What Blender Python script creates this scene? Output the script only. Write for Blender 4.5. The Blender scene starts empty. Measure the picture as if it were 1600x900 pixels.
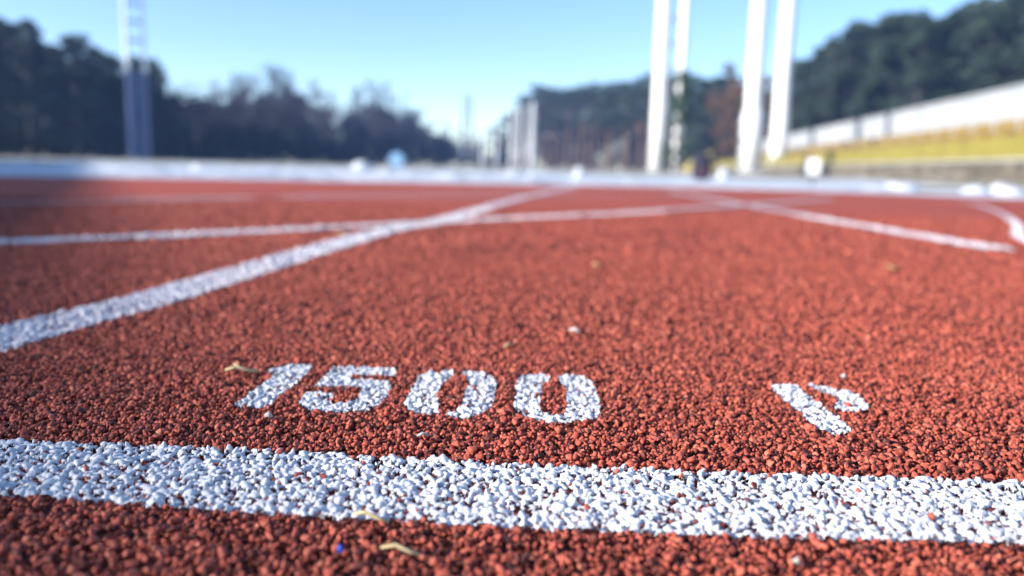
import bpy, bmesh, math, random
import numpy as np
from mathutils import Vector, Matrix

R = math.radians
SC = bpy.context.scene
COL = SC.collection
random.seed(7)
RNG = np.random.default_rng(11)

# ------------------------------------------------------------------ camera geometry
CAM_H = 0.10
PITCH = R(8.636)
ROLL = R(1.36)
FPX = 1244.0                       # focal length for a 1600 px wide frame


def ray(px, py):
    u = (px - 800) / FPX
    v = -(py - 450) / FPX
    c, s = math.cos(ROLL), math.sin(ROLL)
    u2, v2 = u * c - v * s, u * s + v * c
    return (u2, math.cos(PITCH) + v2 * math.sin(PITCH), -math.sin(PITCH) + v2 * math.cos(PITCH))


def ground(px, py, z=0.0):
    r = ray(px, py)
    t = (z - CAM_H) / r[2]
    return (r[0] * t, r[1] * t)


def at(px, py, dist):
    """real point seen towards (px, py) at ground distance dist along the view"""
    r = ray(px, py)
    k = dist / r[1]
    return Vector((r[0] * k, dist, CAM_H + r[2] * k))


def horizon_y(px):
    return 261 + (px - 800) * math.tan(ROLL)


# ------------------------------------------------------------------ helpers
def tag(o, label=None, cat=None, group=None, kind=None):
    if label:
        o['label'] = label
    if cat:
        o['category'] = cat
    if group:
        o['group'] = group
    if kind:
        o['kind'] = kind
    return o


def link(o, parent=None):
    COL.objects.link(o)
    if parent is not None:
        o.parent = parent
    return o


def empty(name, loc, rz=0.0):
    o = bpy.data.objects.new(name, None)
    o.empty_display_size = 0.1
    link(o)
    o.location = loc
    o.rotation_euler = (0, 0, rz)
    return o


def mesh_np(name, verts, faces, mat=None, smooth=False, tint=None):
    """verts (n,3) array, faces (m,k) array of equal-size polygons"""
    me = bpy.data.meshes.new(name)
    verts = np.asarray(verts, np.float32)
    faces = np.asarray(faces, np.int32)
    m, k = faces.shape
    me.vertices.add(len(verts))
    me.vertices.foreach_set('co', verts.ravel())
    me.loops.add(m * k)
    me.loops.foreach_set('vertex_index', faces.ravel())
    me.polygons.add(m)
    me.polygons.foreach_set('loop_start', np.arange(0, m * k, k, dtype=np.int32))
    me.polygons.foreach_set('use_smooth', np.full(m, smooth))
    if tint is not None:
        a = me.attributes.new('tint', 'FLOAT', 'POINT')
        a.data.foreach_set('value', np.asarray(tint, np.float32))
    me.update(calc_edges=True)
    if mat:
        me.materials.append(mat)
    return me


def obj(name, me, parent=None, loc=None):
    o = bpy.data.objects.new(name, me)
    link(o, parent)
    if loc is not None:
        o.location = loc
    return o


class MB:
    """collects shapes and links them as one mesh object"""

    def __init__(self):
        self.v, self.f, self.smooth = [], [], False

    def add(self, vs, fs):
        b = len(self.v)
        self.v.extend([tuple(p) for p in vs])
        self.f.extend([tuple(b + i for i in f) for f in fs])

    def box(self, lo, hi, bev=0.0, rot=None, org=(0, 0, 0)):
        bm = bmesh.new()
        bmesh.ops.create_cube(bm, size=1)
        for v in bm.verts:
            v.co = Vector([(lo[i] + hi[i]) / 2 + v.co[i] * (hi[i] - lo[i]) for i in range(3)])
        if bev:
            bmesh.ops.bevel(bm, geom=bm.edges[:], offset=bev, segments=2, affect='EDGES', profile=0.6)
        if rot is not None:
            bmesh.ops.transform(bm, matrix=rot, verts=bm.verts)
        bm.verts.index_update()
        self.add([v.co + Vector(org) for v in bm.verts], [[v.index for v in f.verts] for f in bm.faces])
        bm.free()

    def tube(self, pts, radii, n=8, caps=True):
        pts = [Vector(p) for p in pts]
        b = len(self.v)
        prev = None
        for i, p in enumerate(pts):
            d = (pts[min(i + 1, len(pts) - 1)] - pts[max(i - 1, 0)]).normalized()
            ref = Vector((0, 0, 1)) if abs(d.z) < 0.9 else Vector((1, 0, 0))
            if prev is None:
                a = d.cross(ref).normalized()
            else:
                a = (prev - d * prev.dot(d)).normalized()
            prev = a
            c = d.cross(a)
            for k in range(n):
                t = 2 * math.pi * k / n
                self.v.append(tuple(p + (a * math.cos(t) + c * math.sin(t)) * radii[i]))
        for i in range(len(pts) - 1):
            for k in range(n):
                k2 = (k + 1) % n
                self.f.append((b + i * n + k, b + i * n + k2, b + (i + 1) * n + k2, b + (i + 1) * n + k))
        if caps:
            self.f.append(tuple(b + k for k in reversed(range(n))))
            e = b + (len(pts) - 1) * n
            self.f.append(tuple(e + k for k in range(n)))

    def mesh(self, name, mat, smooth=False):
        me = bpy.data.meshes.new(name)
        me.from_pydata(self.v, [], self.f)
        me.update()
        if smooth:
            me.polygons.foreach_set('use_smooth', [True] * len(me.polygons))
        me.materials.append(mat)
        return me

    def build(self, name, mat, parent=None, smooth=False, loc=None):
        return obj(name, self.mesh(name, mat, smooth), parent, loc)


# ------------------------------------------------------------------ materials
def new_mat(name):
    m = bpy.data.materials.new(name)
    m.use_nodes = True
    nt = m.node_tree
    nt.nodes.clear()
    out = nt.nodes.new('ShaderNodeOutputMaterial')
    bs = nt.nodes.new('ShaderNodeBsdfPrincipled')
    nt.links.new(bs.outputs[0], out.inputs[0])
    return m, nt, bs


def nd(nt, t, **kw):
    n = nt.nodes.new(t)
    for k, v in kw.items():
        if k.startswith('i_'):
            n.inputs[k[2:].replace('_', ' ')].default_value = v
        else:
            setattr(n, k, v)
    return n


def ramp(nt, stops, src):
    r = nt.nodes.new('ShaderNodeValToRGB')
    el = r.color_ramp.elements
    while len(el) < len(stops):
        el.new(0.5)
    for e, (p, c) in zip(el, stops):
        e.position = p
        e.color = (*c, 1)
    nt.links.new(src, r.inputs[0])
    return r


def noisy(name, c1, c2, scale=5.0, rough=0.7, bump=0.0, bscale=None, detail=5, spec=0.4, metallic=0.0, stretch=None):
    m, nt, bs = new_mat(name)
    tc = nd(nt, 'ShaderNodeTexCoord')
    src = tc.outputs['Object']
    if stretch:
        mp = nd(nt, 'ShaderNodeMapping')
        mp.inputs['Scale'].default_value = stretch
        nt.links.new(src, mp.inputs[0])
        src = mp.outputs[0]
    nz = nd(nt, 'ShaderNodeTexNoise', i_Scale=scale, i_Detail=detail, i_Roughness=0.65)
    nt.links.new(src, nz.inputs['Vector'])
    rp = ramp(nt, [(0.3, c1), (0.7, c2)], nz.outputs['Fac'])
    nt.links.new(rp.outputs[0], bs.inputs['Base Color'])
    bs.inputs['Roughness'].default_value = rough
    bs.inputs['Specular IOR Level'].default_value = spec
    bs.inputs['Metallic'].default_value = metallic
    if bump:
        n2 = nd(nt, 'ShaderNodeTexNoise', i_Scale=bscale or scale * 4, i_Detail=6)
        nt.links.new(src, n2.inputs['Vector'])
        b = nd(nt, 'ShaderNodeBump', i_Strength=bump, i_Distance=0.02)
        nt.links.new(n2.outputs['Fac'], b.inputs['Height'])
        nt.links.new(b.outputs[0], bs.inputs['Normal'])
    return m


def granule_mat(name, stops, rough, spec, nscale=900.0, namp=0.35):
    """colour of one granule from its own tint plus a fine mottling"""
    m, nt, bs = new_mat(name)
    at_ = nd(nt, 'ShaderNodeAttribute', attribute_name='tint')
    rp = ramp(nt, stops, at_.outputs['Fac'])
    tc = nd(nt, 'ShaderNodeTexCoord')
    nz = nd(nt, 'ShaderNodeTexNoise', i_Scale=nscale, i_Detail=3)
    nt.links.new(tc.outputs['Object'], nz.inputs['Vector'])
    n2 = nd(nt, 'ShaderNodeTexNoise', i_Scale=6.0, i_Detail=4)
    nt.links.new(tc.outputs['Object'], n2.inputs['Vector'])
    r2 = ramp(nt, [(0.25, (1 - namp,) * 3), (0.75, (1.0,) * 3)], nz.outputs['Fac'])
    r3 = ramp(nt, [(0.3, (0.82, 0.82, 0.84)), (0.7, (1.0, 1.0, 1.0))], n2.outputs['Fac'])
    mx = nd(nt, 'ShaderNodeMix', data_type='RGBA', blend_type='MULTIPLY')
    mx.inputs[0].default_value = 1.0
    nt.links.new(rp.outputs[0], mx.inputs[6])
    nt.links.new(r2.outputs[0], mx.inputs[7])
    m2 = nd(nt, 'ShaderNodeMix', data_type='RGBA', blend_type='MULTIPLY')
    m2.inputs[0].default_value = 1.0
    nt.links.new(mx.outputs[2], m2.inputs[6])
    nt.links.new(r3.outputs[0], m2.inputs[7])
    nt.links.new(m2.outputs[2], bs.inputs['Base Color'])
    bs.inputs['Roughness'].default_value = rough
    bs.inputs['Specular IOR Level'].default_value = spec
    b = nd(nt, 'ShaderNodeBump', i_Strength=0.35, i_Distance=0.0006)
    nt.links.new(nz.outputs['Fac'], b.inputs['Height'])
    nt.links.new(b.outputs[0], bs.inputs['Normal'])
    return m


M = {}
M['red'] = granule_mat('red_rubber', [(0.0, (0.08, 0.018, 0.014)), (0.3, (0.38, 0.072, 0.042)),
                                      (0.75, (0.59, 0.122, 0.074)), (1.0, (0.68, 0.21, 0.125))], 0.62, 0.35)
M['white'] = granule_mat('white_paint', [(0.0, (0.50, 0.50, 0.53)), (0.3, (0.64, 0.64, 0.68)),
                                         (1.0, (0.73, 0.73, 0.75))], 0.5, 0.4, 900.0, 0.16)
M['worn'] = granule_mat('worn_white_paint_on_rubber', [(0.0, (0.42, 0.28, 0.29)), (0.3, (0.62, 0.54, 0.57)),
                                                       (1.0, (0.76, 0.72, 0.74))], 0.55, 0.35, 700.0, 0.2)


def track_base_mat():
    m, nt, bs = new_mat('red_track_surface')
    tc = nd(nt, 'ShaderNodeTexCoord')
    vo = nd(nt, 'ShaderNodeTexVoronoi', i_Scale=260.0)
    nt.links.new(tc.outputs['Object'], vo.inputs['Vector'])
    v2 = nd(nt, 'ShaderNodeTexNoise', i_Scale=2.2, i_Detail=5)
    nt.links.new(tc.outputs['Object'], v2.inputs['Vector'])
    n3 = nd(nt, 'ShaderNodeTexNoise', i_Scale=90.0, i_Detail=4, i_Roughness=0.7)
    nt.links.new(tc.outputs['Object'], n3.inputs['Vector'])
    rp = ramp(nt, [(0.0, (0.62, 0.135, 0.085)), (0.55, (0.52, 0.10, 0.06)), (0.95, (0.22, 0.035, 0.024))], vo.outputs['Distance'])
    r2 = ramp(nt, [(0.3, (0.78, 0.78, 0.80)), (0.72, (1, 1, 1))], v2.outputs['Fac'])
    r3 = ramp(nt, [(0.3, (0.75, 0.75, 0.75)), (0.6, (1, 1, 1))], n3.outputs['Fac'])
    mx = nd(nt, 'ShaderNodeMix', data_type='RGBA', blend_type='MULTIPLY')
    mx.inputs[0].default_value = 1
    nt.links.new(rp.outputs[0], mx.inputs[6])
    nt.links.new(r2.outputs[0], mx.inputs[7])
    m2 = nd(nt, 'ShaderNodeMix', data_type='RGBA', blend_type='MULTIPLY')
    m2.inputs[0].default_value = 1
    nt.links.new(mx.outputs[2], m2.inputs[6])
    nt.links.new(r3.outputs[0], m2.inputs[7])
    nt.links.new(m2.outputs[2], bs.inputs['Base Color'])
    bs.inputs['Roughness'].default_value = 0.8
    bs.inputs['Specular IOR Level'].default_value = 0.25
    b = nd(nt, 'ShaderNodeBump', i_Strength=0.8, i_Distance=0.003, invert=True)
    nt.links.new(vo.outputs['Distance'], b.inputs['Height'])
    nt.links.new(b.outputs[0], bs.inputs['Normal'])
    return m


M['track'] = track_base_mat()
M['line'] = noisy('worn_white_paint', (0.52, 0.36, 0.37), (0.74, 0.66, 0.69), 160.0, 0.7, 0.5, 300.0)
M['snow'] = noisy('snow', (0.40, 0.43, 0.48), (0.66, 0.68, 0.72), 9.0, 0.6, 0.6, 40.0)
M['straw'] = noisy('dry_straw', (0.42, 0.30, 0.14), (0.66, 0.52, 0.30), 300.0, 0.7)
M['flake'] = noisy('pale_flake', (0.36, 0.33, 0.31), (0.5, 0.47, 0.45), 300.0, 0.7)
M['blueplastic'] = noisy('blue_plastic', (0.02, 0.07, 0.5), (0.03, 0.1, 0.6), 300.0, 0.4)
M['leaf'] = noisy('dry_leaf', (0.24, 0.11, 0.05), (0.34, 0.17, 0.08), 90.0, 0.7)
M['whitemetal'] = noisy('white_painted_steel', (0.72, 0.73, 0.74), (0.82, 0.82, 0.81), 1.3, 0.45, 0.0, spec=0.5)
M['greymetal'] = noisy('grey_galvanised_steel', (0.34, 0.37, 0.42), (0.46, 0.49, 0.54), 2.0, 0.45, metallic=0.4)
M['shadeblue'] = noisy('shade_blue_sheet_metal', (0.07, 0.11, 0.24), (0.11, 0.17, 0.33), 1.5, 0.4, stretch=(3, 3, 0.3))  # blue puts the wood's shade into the mast bars; plain colour on doors
M['palemetal'] = noisy('pale_weathered_steel', (0.42, 0.44, 0.46), (0.54, 0.55, 0.56), 1.3, 0.5)
M['darkmetal'] = noisy('dull_blue_grey_steel', (0.16, 0.19, 0.23), (0.24, 0.27, 0.31), 1.3, 0.5)
M['lamp'] = noisy('lamp_glass', (0.5, 0.53, 0.56), (0.6, 0.62, 0.64), 3.0, 0.15)
M['concrete'] = noisy('pale_concrete', (0.28, 0.30, 0.32), (0.38, 0.39, 0.40), 0.6, 0.8, 0.3, 12.0, stretch=(1, 1, 0.35))
M['greyconcrete'] = noisy('grey_concrete', (0.28, 0.28, 0.27), (0.4, 0.4, 0.38), 1.2, 0.85, 0.3, 12.0)
M['yellow'] = noisy('yellow_paint', (0.19, 0.16, 0.025), (0.26, 0.215, 0.036), 1.2, 0.5)
M['orange'] = noisy('ochre_paint', (0.20, 0.13, 0.03), (0.27, 0.18, 0.045), 2.0, 0.5)
M['navy'] = noisy('navy_fabric', (0.012, 0.014, 0.03), (0.03, 0.034, 0.06), 30.0, 0.8, 0.3, 120.0)
M['pinkfabric'] = noisy('mauve_fabric', (0.04, 0.022, 0.045), (0.07, 0.03, 0.055), 30.0, 0.8)
M['greyfabric'] = noisy('grey_fabric', (0.30, 0.28, 0.28), (0.42, 0.40, 0.40), 30.0, 0.8)
M['post'] = noisy('dark_post', (0.05, 0.07, 0.07), (0.09, 0.11, 0.11), 20.0, 0.6)
M['signwhite'] = noisy('white_enamel', (0.74, 0.77, 0.8), (0.84, 0.85, 0.86), 20.0, 0.4)
M['discblue'] = noisy('pale_blue_enamel', (0.36, 0.58, 0.78), (0.46, 0.68, 0.84), 20.0, 0.35)
M['discdark'] = noisy('blue_rim_enamel', (0.10, 0.24, 0.46), (0.14, 0.30, 0.52), 20.0, 0.4)
M['bark'] = noisy('dark_bark', (0.035, 0.032, 0.034), (0.085, 0.075, 0.072), 6.0, 0.9, 0.6, 20.0, stretch=(3, 3, 0.5))
M['twig'] = noisy('bare_twigs', (0.05, 0.045, 0.055), (0.10, 0.085, 0.09), 3.0, 0.9)
M['pinebark'] = noisy('orange_pine_bark', (0.13, 0.075, 0.05), (0.25, 0.145, 0.09), 4.0, 0.9, 0.6, 20.0, stretch=(3, 3, 0.6))
M['needle'] = noisy('pine_needles', (0.014, 0.028, 0.018), (0.038, 0.066, 0.036), 1.3, 0.75, detail=3)
M['spruce'] = noisy('spruce_needles', (0.012, 0.020, 0.018), (0.034, 0.048, 0.036), 1.3, 0.75, detail=3)
M['rust'] = noisy('rust_coloured_leaves', (0.09, 0.05, 0.022), (0.17, 0.095, 0.042), 1.2, 0.8)
M['underwood'] = noisy('dark_undergrowth', (0.016, 0.018, 0.020), (0.045, 0.045, 0.045), 0.5, 0.9)
M['shrub'] = noisy('green_shrub_leaves', (0.020, 0.05, 0.03), (0.05, 0.10, 0.055), 3.0, 0.7)


def stone_mat():
    m, nt, bs = new_mat('stone_blocks')
    tc = nd(nt, 'ShaderNodeTexCoord')
    vo = nd(nt, 'ShaderNodeTexVoronoi', i_Scale=1.5)
    mp = nd(nt, 'ShaderNodeMapping')
    mp.inputs['Scale'].default_value = (1.6, 1.6, 2.2)
    nt.links.new(tc.outputs['Object'], mp.inputs[0])
    nt.links.new(mp.outputs[0], vo.inputs['Vector'])
    rp = ramp(nt, [(0.0, (0.04, 0.035, 0.026)), (0.5, (0.11, 0.092, 0.068)), (1.0, (0.20, 0.17, 0.13))], vo.outputs['Color'])
    nt.links.new(rp.outputs[0], bs.inputs['Base Color'])
    bs.inputs['Roughness'].default_value = 0.9
    b = nd(nt, 'ShaderNodeBump', i_Strength=0.6, i_Distance=0.03, invert=True)
    nt.links.new(vo.outputs['Distance'], b.inputs['Height'])
    nt.links.new(b.outputs[0], bs.inputs['Normal'])
    return m


M['stone'] = stone_mat()


def field_mat():
    m, nt, bs = new_mat('dry_grass_with_snow')
    tc = nd(nt, 'ShaderNodeTexCoord')
    nz = nd(nt, 'ShaderNodeTexNoise', i_Scale=0.22, i_Detail=7, i_Roughness=0.6)
    nt.links.new(tc.outputs['Object'], nz.inputs['Vector'])
    n2 = nd(nt, 'ShaderNodeTexNoise', i_Scale=14.0, i_Detail=5)
    nt.links.new(tc.outputs['Object'], n2.inputs['Vector'])
    g = ramp(nt, [(0.3, (0.12, 0.095, 0.04)), (0.7, (0.26, 0.21, 0.09))], n2.outputs['Fac'])
    f = ramp(nt, [(0.52, (0, 0, 0)), (0.58, (1, 1, 1))], nz.outputs['Fac'])
    mx = nd(nt, 'ShaderNodeMix', data_type='RGBA')
    nt.links.new(f.outputs[0], mx.inputs[0])
    nt.links.new(g.outputs[0], mx.inputs[6])
    mx.inputs[7].default_value = (0.82, 0.84, 0.87, 1)
    nt.links.new(mx.outputs[2], bs.inputs['Base Color'])
    bs.inputs['Roughness'].default_value = 0.8
    return m


M['field'] = field_mat()

# ------------------------------------------------------------------ the painted marks, as outlines on the ground
TOP = [ground(*p) for p in [(0, 685), (400, 700), (800, 722), (1200, 738), (1600, 750)]]
BOT = [ground(*p) for p in [(0, 770), (400, 800), (800, 822), (1200, 838), (1600, 848)]]


def extend(pts, k):
    a, b = np.array(pts[0]), np.array(pts[1])
    c, d = np.array(pts[-2]), np.array(pts[-1])
    return [tuple(a + (a - b) * k)] + list(pts) + [tuple(d + (d - c) * k)]


START = extend(TOP, 5.0) + extend(BOT, 5.0)[::-1]


def crop_poly(pts, ox, oy, s):
    return [ground(ox + x / s, oy + y / s) for x, y in pts]


ONE = crop_poly([(360, 145), (540, 92), (738, 98), (690, 180), (560, 290), (480, 340), (390, 430), (300, 462),
                 (180, 450), (75, 440), (150, 375), (270, 290), (370, 225), (420, 170), (370, 160)], 350, 550, 5.333)
FIVE = crop_poly([(920, 110), (1440, 130), (1430, 190), (1080, 182), (1050, 215), (1250, 220), (1370, 245), (1400, 290),
                  (1350, 380), (1280, 440), (1150, 485), (1000, 497), (820, 492), (680, 460), (610, 405), (690, 325),
                  (860, 330), (935, 345), (885, 405), (930, 425), (1060, 410), (1120, 370), (1150, 300), (1130, 285),
                  (900, 280), (750, 275), (880, 150)], 350, 550, 5.333)
ZERO_A = crop_poly([(150, 120), (240, 90), (330, 96), (380, 72), (432, 108), (380, 140), (330, 190), (290, 280),
                    (310, 330), (308, 400), (210, 402), (100, 380), (40, 330), (100, 230), (140, 160)], 620, 560, 4.706)
ZERO_B = crop_poly([(474, 88), (600, 90), (700, 120), (738, 160), (720, 280), (700, 350), (620, 400), (520, 430),
                    (400, 427), (355, 401), (470, 345), (500, 250), (530, 160)], 620, 560, 4.706)
ZERO_C = crop_poly([(880, 150), (950, 115), (1060, 105), (1130, 130), (1120, 160), (1070, 180), (1060, 260), (1050, 350),
                    (1080, 400), (1170, 412), (1230, 400), (1250, 330), (1245, 220), (1210, 170), (1180, 130), (1250, 112),
                    (1380, 130), (1440, 170), (1480, 260), (1502, 340), (1490, 420), (1380, 455), (1180, 467), (1040, 455),
                    (920, 400), (850, 345), (880, 260), (870, 200)], 620, 560, 4.706)
P_STEM = crop_poly([(170, 140), (430, 130), (500, 170), (600, 260), (720, 350), (850, 440), (980, 540), (1060, 610),
                    (1110, 660), (1020, 697), (880, 690), (740, 650), (620, 560), (500, 440), (330, 320), (220, 220)],
                   1180, 580, 7.273)
P_BOWL = crop_poly([(580, 138), (850, 163), (1060, 210), (1180, 260), (1305, 380), (1290, 420), (1160, 442), (1000, 447),
                    (870, 375), (930, 350), (970, 320), (860, 260), (720, 212)], 1180, 580, 7.273)


def strip_pts(pts, w, step=0.05):
    """left and right outline of a painted band along a smooth centre line"""
    P = np.array(pts, float)
    # Catmull-Rom
    Q = np.vstack([2 * P[0] - P[1], P, 2 * P[-1] - P[-2]])
    out = []
    for i in range(1, len(Q) - 2):
        n = max(2, int(np.linalg.norm(Q[i + 1] - Q[i]) / step))
        for k in range(n):
            t = k / n
            out.append(0.5 * ((2 * Q[i]) + (-Q[i - 1] + Q[i + 1]) * t + (2 * Q[i - 1] - 5 * Q[i] + 4 * Q[i + 1] - Q[i + 2]) * t * t
                              + (-Q[i - 1] + 3 * Q[i] - 3 * Q[i + 1] + Q[i + 2]) * t ** 3))
    out.append(P[-1])
    C = np.array(out)
    D = np.gradient(C, axis=0)
    D /= np.linalg.norm(D, axis=1)[:, None]
    N = np.stack([-D[:, 1], D[:, 0]], 1)
    return C + N * w / 2, C - N * w / 2


LANE = [(-0.315, -0.6), (-0.3, 0.05), (-0.283, 0.428), (-0.264, 0.538), (-0.243, 0.748), (-0.196, 1.20), (-0.133, 1.475),
        (-0.006, 2.42), (0.12, 3.2), (0.26, 4.1), (0.36, 4.7)]
CROSS = [(-1.4, -0.1), (-1.0, 0.45), (-0.597, 0.92), (-0.493, 1.013), (-0.372, 1.15), (-0.217, 1.33), (-0.004, 1.58), (0.305, 1.925),
         (0.665, 2.39), (1.31, 3.30)]
DASH = [(0.70, 1.135), (0.70, 1.55), (0.705, 1.9), (0.715, 2.42), (0.73, 3.0), (0.752, 3.9)]
CURVE = [(0.60, -0.9), (0.61, 0.2), (0.685, 0.85), (0.875, 1.37), (1.103, 1.747), (1.446, 2.389), (1.817, 3.175), (1.9, 3.45)]
FAR_A = [(-1.35, 1.35), (-0.917, 1.84), (-0.722, 2.18), (-0.45, 2.62), (0.0, 3.3), (0.3, 3.7)]
FAR_B = [(-1.0, 2.0), (-0.45, 2.42), (0.229, 2.99), (0.75, 3.45), (1.1, 3.8)]
BANDS = {'lane': strip_pts(LANE, 0.047), 'cross': strip_pts(CROSS, 0.047), 'dash': strip_pts(DASH, 0.046),
         'curve': strip_pts(CURVE, 0.021), 'far_a': strip_pts(FAR_A, 0.03), 'far_b': strip_pts(FAR_B, 0.03)}


def inside(poly, x, y):
    """even-odd test, vectorised"""
    res = np.zeros(len(x), bool)
    n = len(poly)
    bx0, by0 = np.min(poly, 0)
    bx1, by1 = np.max(poly, 0)
    box = np.nonzero((x >= bx0) & (x <= bx1) & (y >= by0) & (y <= by1))[0]
    if not len(box):
        return res
    xx, yy = x[box], y[box]
    r = np.zeros(len(box), bool)
    j = n - 1
    for i in range(n):
        xi, yi = poly[i]
        xj, yj = poly[j]
        if yi != yj:
            c = ((yi > yy) != (yj > yy)) & (xx < (xj - xi) * (yy - yi) / (yj - yi) + xi)
            r ^= c
        j = i
    res[box] = r
    return res


def fbm(x, y, seed, octs=4, base=1.0):
    rg = np.random.default_rng(seed)
    z = np.zeros_like(x)
    for o in range(octs):
        for _ in range(3):
            a = rg.uniform(0, 2 * np.pi)
            k = base * 2 ** o * rg.uniform(0.7, 1.3)
            z += np.sin((x * np.cos(a) + y * np.sin(a)) * k + rg.uniform(0, 6.28)) / 2 ** o
    return z / 4


# ------------------------------------------------------------------ rubber granules
def ico(sub):
    bm = bmesh.new()
    bmesh.ops.create_icosphere(bm, subdivisions=sub, radius=1.0)
    v = np.array([p.co[:] for p in bm.verts])
    f = np.array([[q.index for q in p.verts] for p in bm.faces])
    bm.free()
    return v, f


def chip_variants(sub, n, lump, seed):
    rng = np.random.default_rng(seed)
    v0, f0 = ico(sub)
    vs = []
    for _ in range(n):
        v = v0.copy()
        # cut by a few random planes: gives the crushed, angular look of rubber chips
        for _k in range(rng.integers(5, 10)):
            d = rng.normal(size=3)
            d /= np.linalg.norm(d)
            h = rng.uniform(0.30, 0.72)
            s = v @ d
            v = v - np.outer(np.maximum(s - h, 0) * 0.97, d)
        v /= np.abs(v).max() * 0.92
        v *= 1 + rng.normal(0, lump, (len(v), 1))
        v *= rng.uniform(0.75, 1.25, 3)
        vs.append(v)
    return np.array(vs), f0


def rand_rot(n, rng, tilt):
    """random spin about z and a limited tilt"""
    a = rng.uniform(0, 2 * np.pi, n)
    b = rng.normal(0, tilt, n)
    c = rng.normal(0, tilt, n)
    def rz(t):
        m = np.zeros((n, 3, 3)); m[:, 0, 0] = np.cos(t); m[:, 0, 1] = -np.sin(t)
        m[:, 1, 0] = np.sin(t); m[:, 1, 1] = np.cos(t); m[:, 2, 2] = 1
        return m
    def rx(t):
        m = np.zeros((n, 3, 3)); m[:, 1, 1] = np.cos(t); m[:, 1, 2] = -np.sin(t)
        m[:, 2, 1] = np.sin(t); m[:, 2, 2] = np.cos(t); m[:, 0, 0] = 1
        return m
    def ry(t):
        m = np.zeros((n, 3, 3)); m[:, 0, 0] = np.cos(t); m[:, 0, 2] = np.sin(t)
        m[:, 2, 0] = -np.sin(t); m[:, 2, 2] = np.cos(t); m[:, 1, 1] = 1
        return m
    return rz(a) @ rx(b) @ ry(c)


def chips(xy, z, rad, tint, variants, faces, rng, tilt=0.6, flat=0.78, longest=(0.9, 1.45)):
    n = len(xy)
    V = variants[rng.integers(0, len(variants), n)].copy()
    sc = np.stack([rng.uniform(*longest, n), rng.uniform(0.75, 1.05, n), rng.uniform(flat - 0.12, flat + 0.15, n)], 1)
    V = V * (sc * rad[:, None])[:, None, :]
    V = np.einsum('nij,nvj->nvi', rand_rot(n, rng, tilt), V)
    V[:, :, 0] += xy[:, 0, None]
    V[:, :, 1] += xy[:, 1, None]
    V[:, :, 2] += z[:, None]
    k = V.shape[1]
    F = faces[None] + (np.arange(n) * k)[:, None, None]
    return V.reshape(-1, 3), F.reshape(-1, faces.shape[1]), np.repeat(tint, k)


def jitter_grid(x0, x1, y0, y1, s, rng, jit=0.5):
    nx, ny = int((x1 - x0) / s), int((y1 - y0) / s)
    gx, gy = np.meshgrid(np.arange(nx), np.arange(ny))
    gx = gx + 0.5 * (gy % 2)
    p = np.stack([x0 + gx.ravel() * s, y0 + gy.ravel() * s], 1)
    return p + rng.uniform(-jit, jit, p.shape) * s


MARKS = {k: [] for k in ('start', 'one', 'five', 'zero_a', 'zero_c', 'p', 'lane', 'cross', 'dash', 'curve')}
REDS = []
POLYS = [('start', [START]), ('one', [ONE]), ('five', [FIVE]), ('zero_a', [ZERO_A, ZERO_B]), ('zero_c', [ZERO_C]), ('p', [P_STEM, P_BOWL])]
for k in ('lane', 'cross', 'dash', 'curve'):
    a, b = BANDS[k]
    POLYS.append((k, [list(map(tuple, a)) + list(map(tuple, b[::-1]))]))


def lay(y0, y1, spacing, subs, layers, half, seed, smooth_lump=0.05):
    rng = np.random.default_rng(seed)
    for li, (zc, zj, scale, keep) in enumerate(layers):
        deep = li == 0
        variants, faces = chip_variants(subs[li], 28, smooth_lump, seed + 1 + li)
        p = jitter_grid(-half(y1), half(y1), y0, y1, spacing, rng)
        p = p[np.abs(p[:, 0]) < half(p[:, 1])]
        p = p[rng.random(len(p)) < keep]
        n = len(p)
        z = zc + rng.uniform(-zj, zj, n)
        rad = spacing * scale * np.clip(np.exp(rng.normal(0, 0.24, n)), 0.55, 1.6)
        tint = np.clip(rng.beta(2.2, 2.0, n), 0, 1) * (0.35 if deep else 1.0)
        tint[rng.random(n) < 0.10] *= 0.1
        own = np.full(n, -1)
        for k, (key, polys) in enumerate(POLYS):
            for poly in polys:
                own[(own < 0) & inside(poly, p[:, 0], p[:, 1])] = k
        m = own < 0
        if not deep:                                     # a few chips have lost their paint
            bare = (own >= 0) & (rng.random(n) < 0.010)
            z[bare] += 0.0006
            m |= bare
        REDS.append(chips(p[m], z[m], rad[m], tint[m], variants, faces, rng))


half = lambda y: 0.68 * y + 0.18
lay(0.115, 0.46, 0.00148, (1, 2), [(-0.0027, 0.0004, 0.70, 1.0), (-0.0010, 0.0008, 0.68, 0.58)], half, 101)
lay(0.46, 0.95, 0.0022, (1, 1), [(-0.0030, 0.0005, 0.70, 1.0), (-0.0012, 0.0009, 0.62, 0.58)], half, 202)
lay(0.95, 2.0, 0.0040, (1, 1), [(-0.0040, 0.0007, 0.72, 1.0), (-0.0020, 0.0010, 0.60, 0.50)], half, 303)


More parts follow.
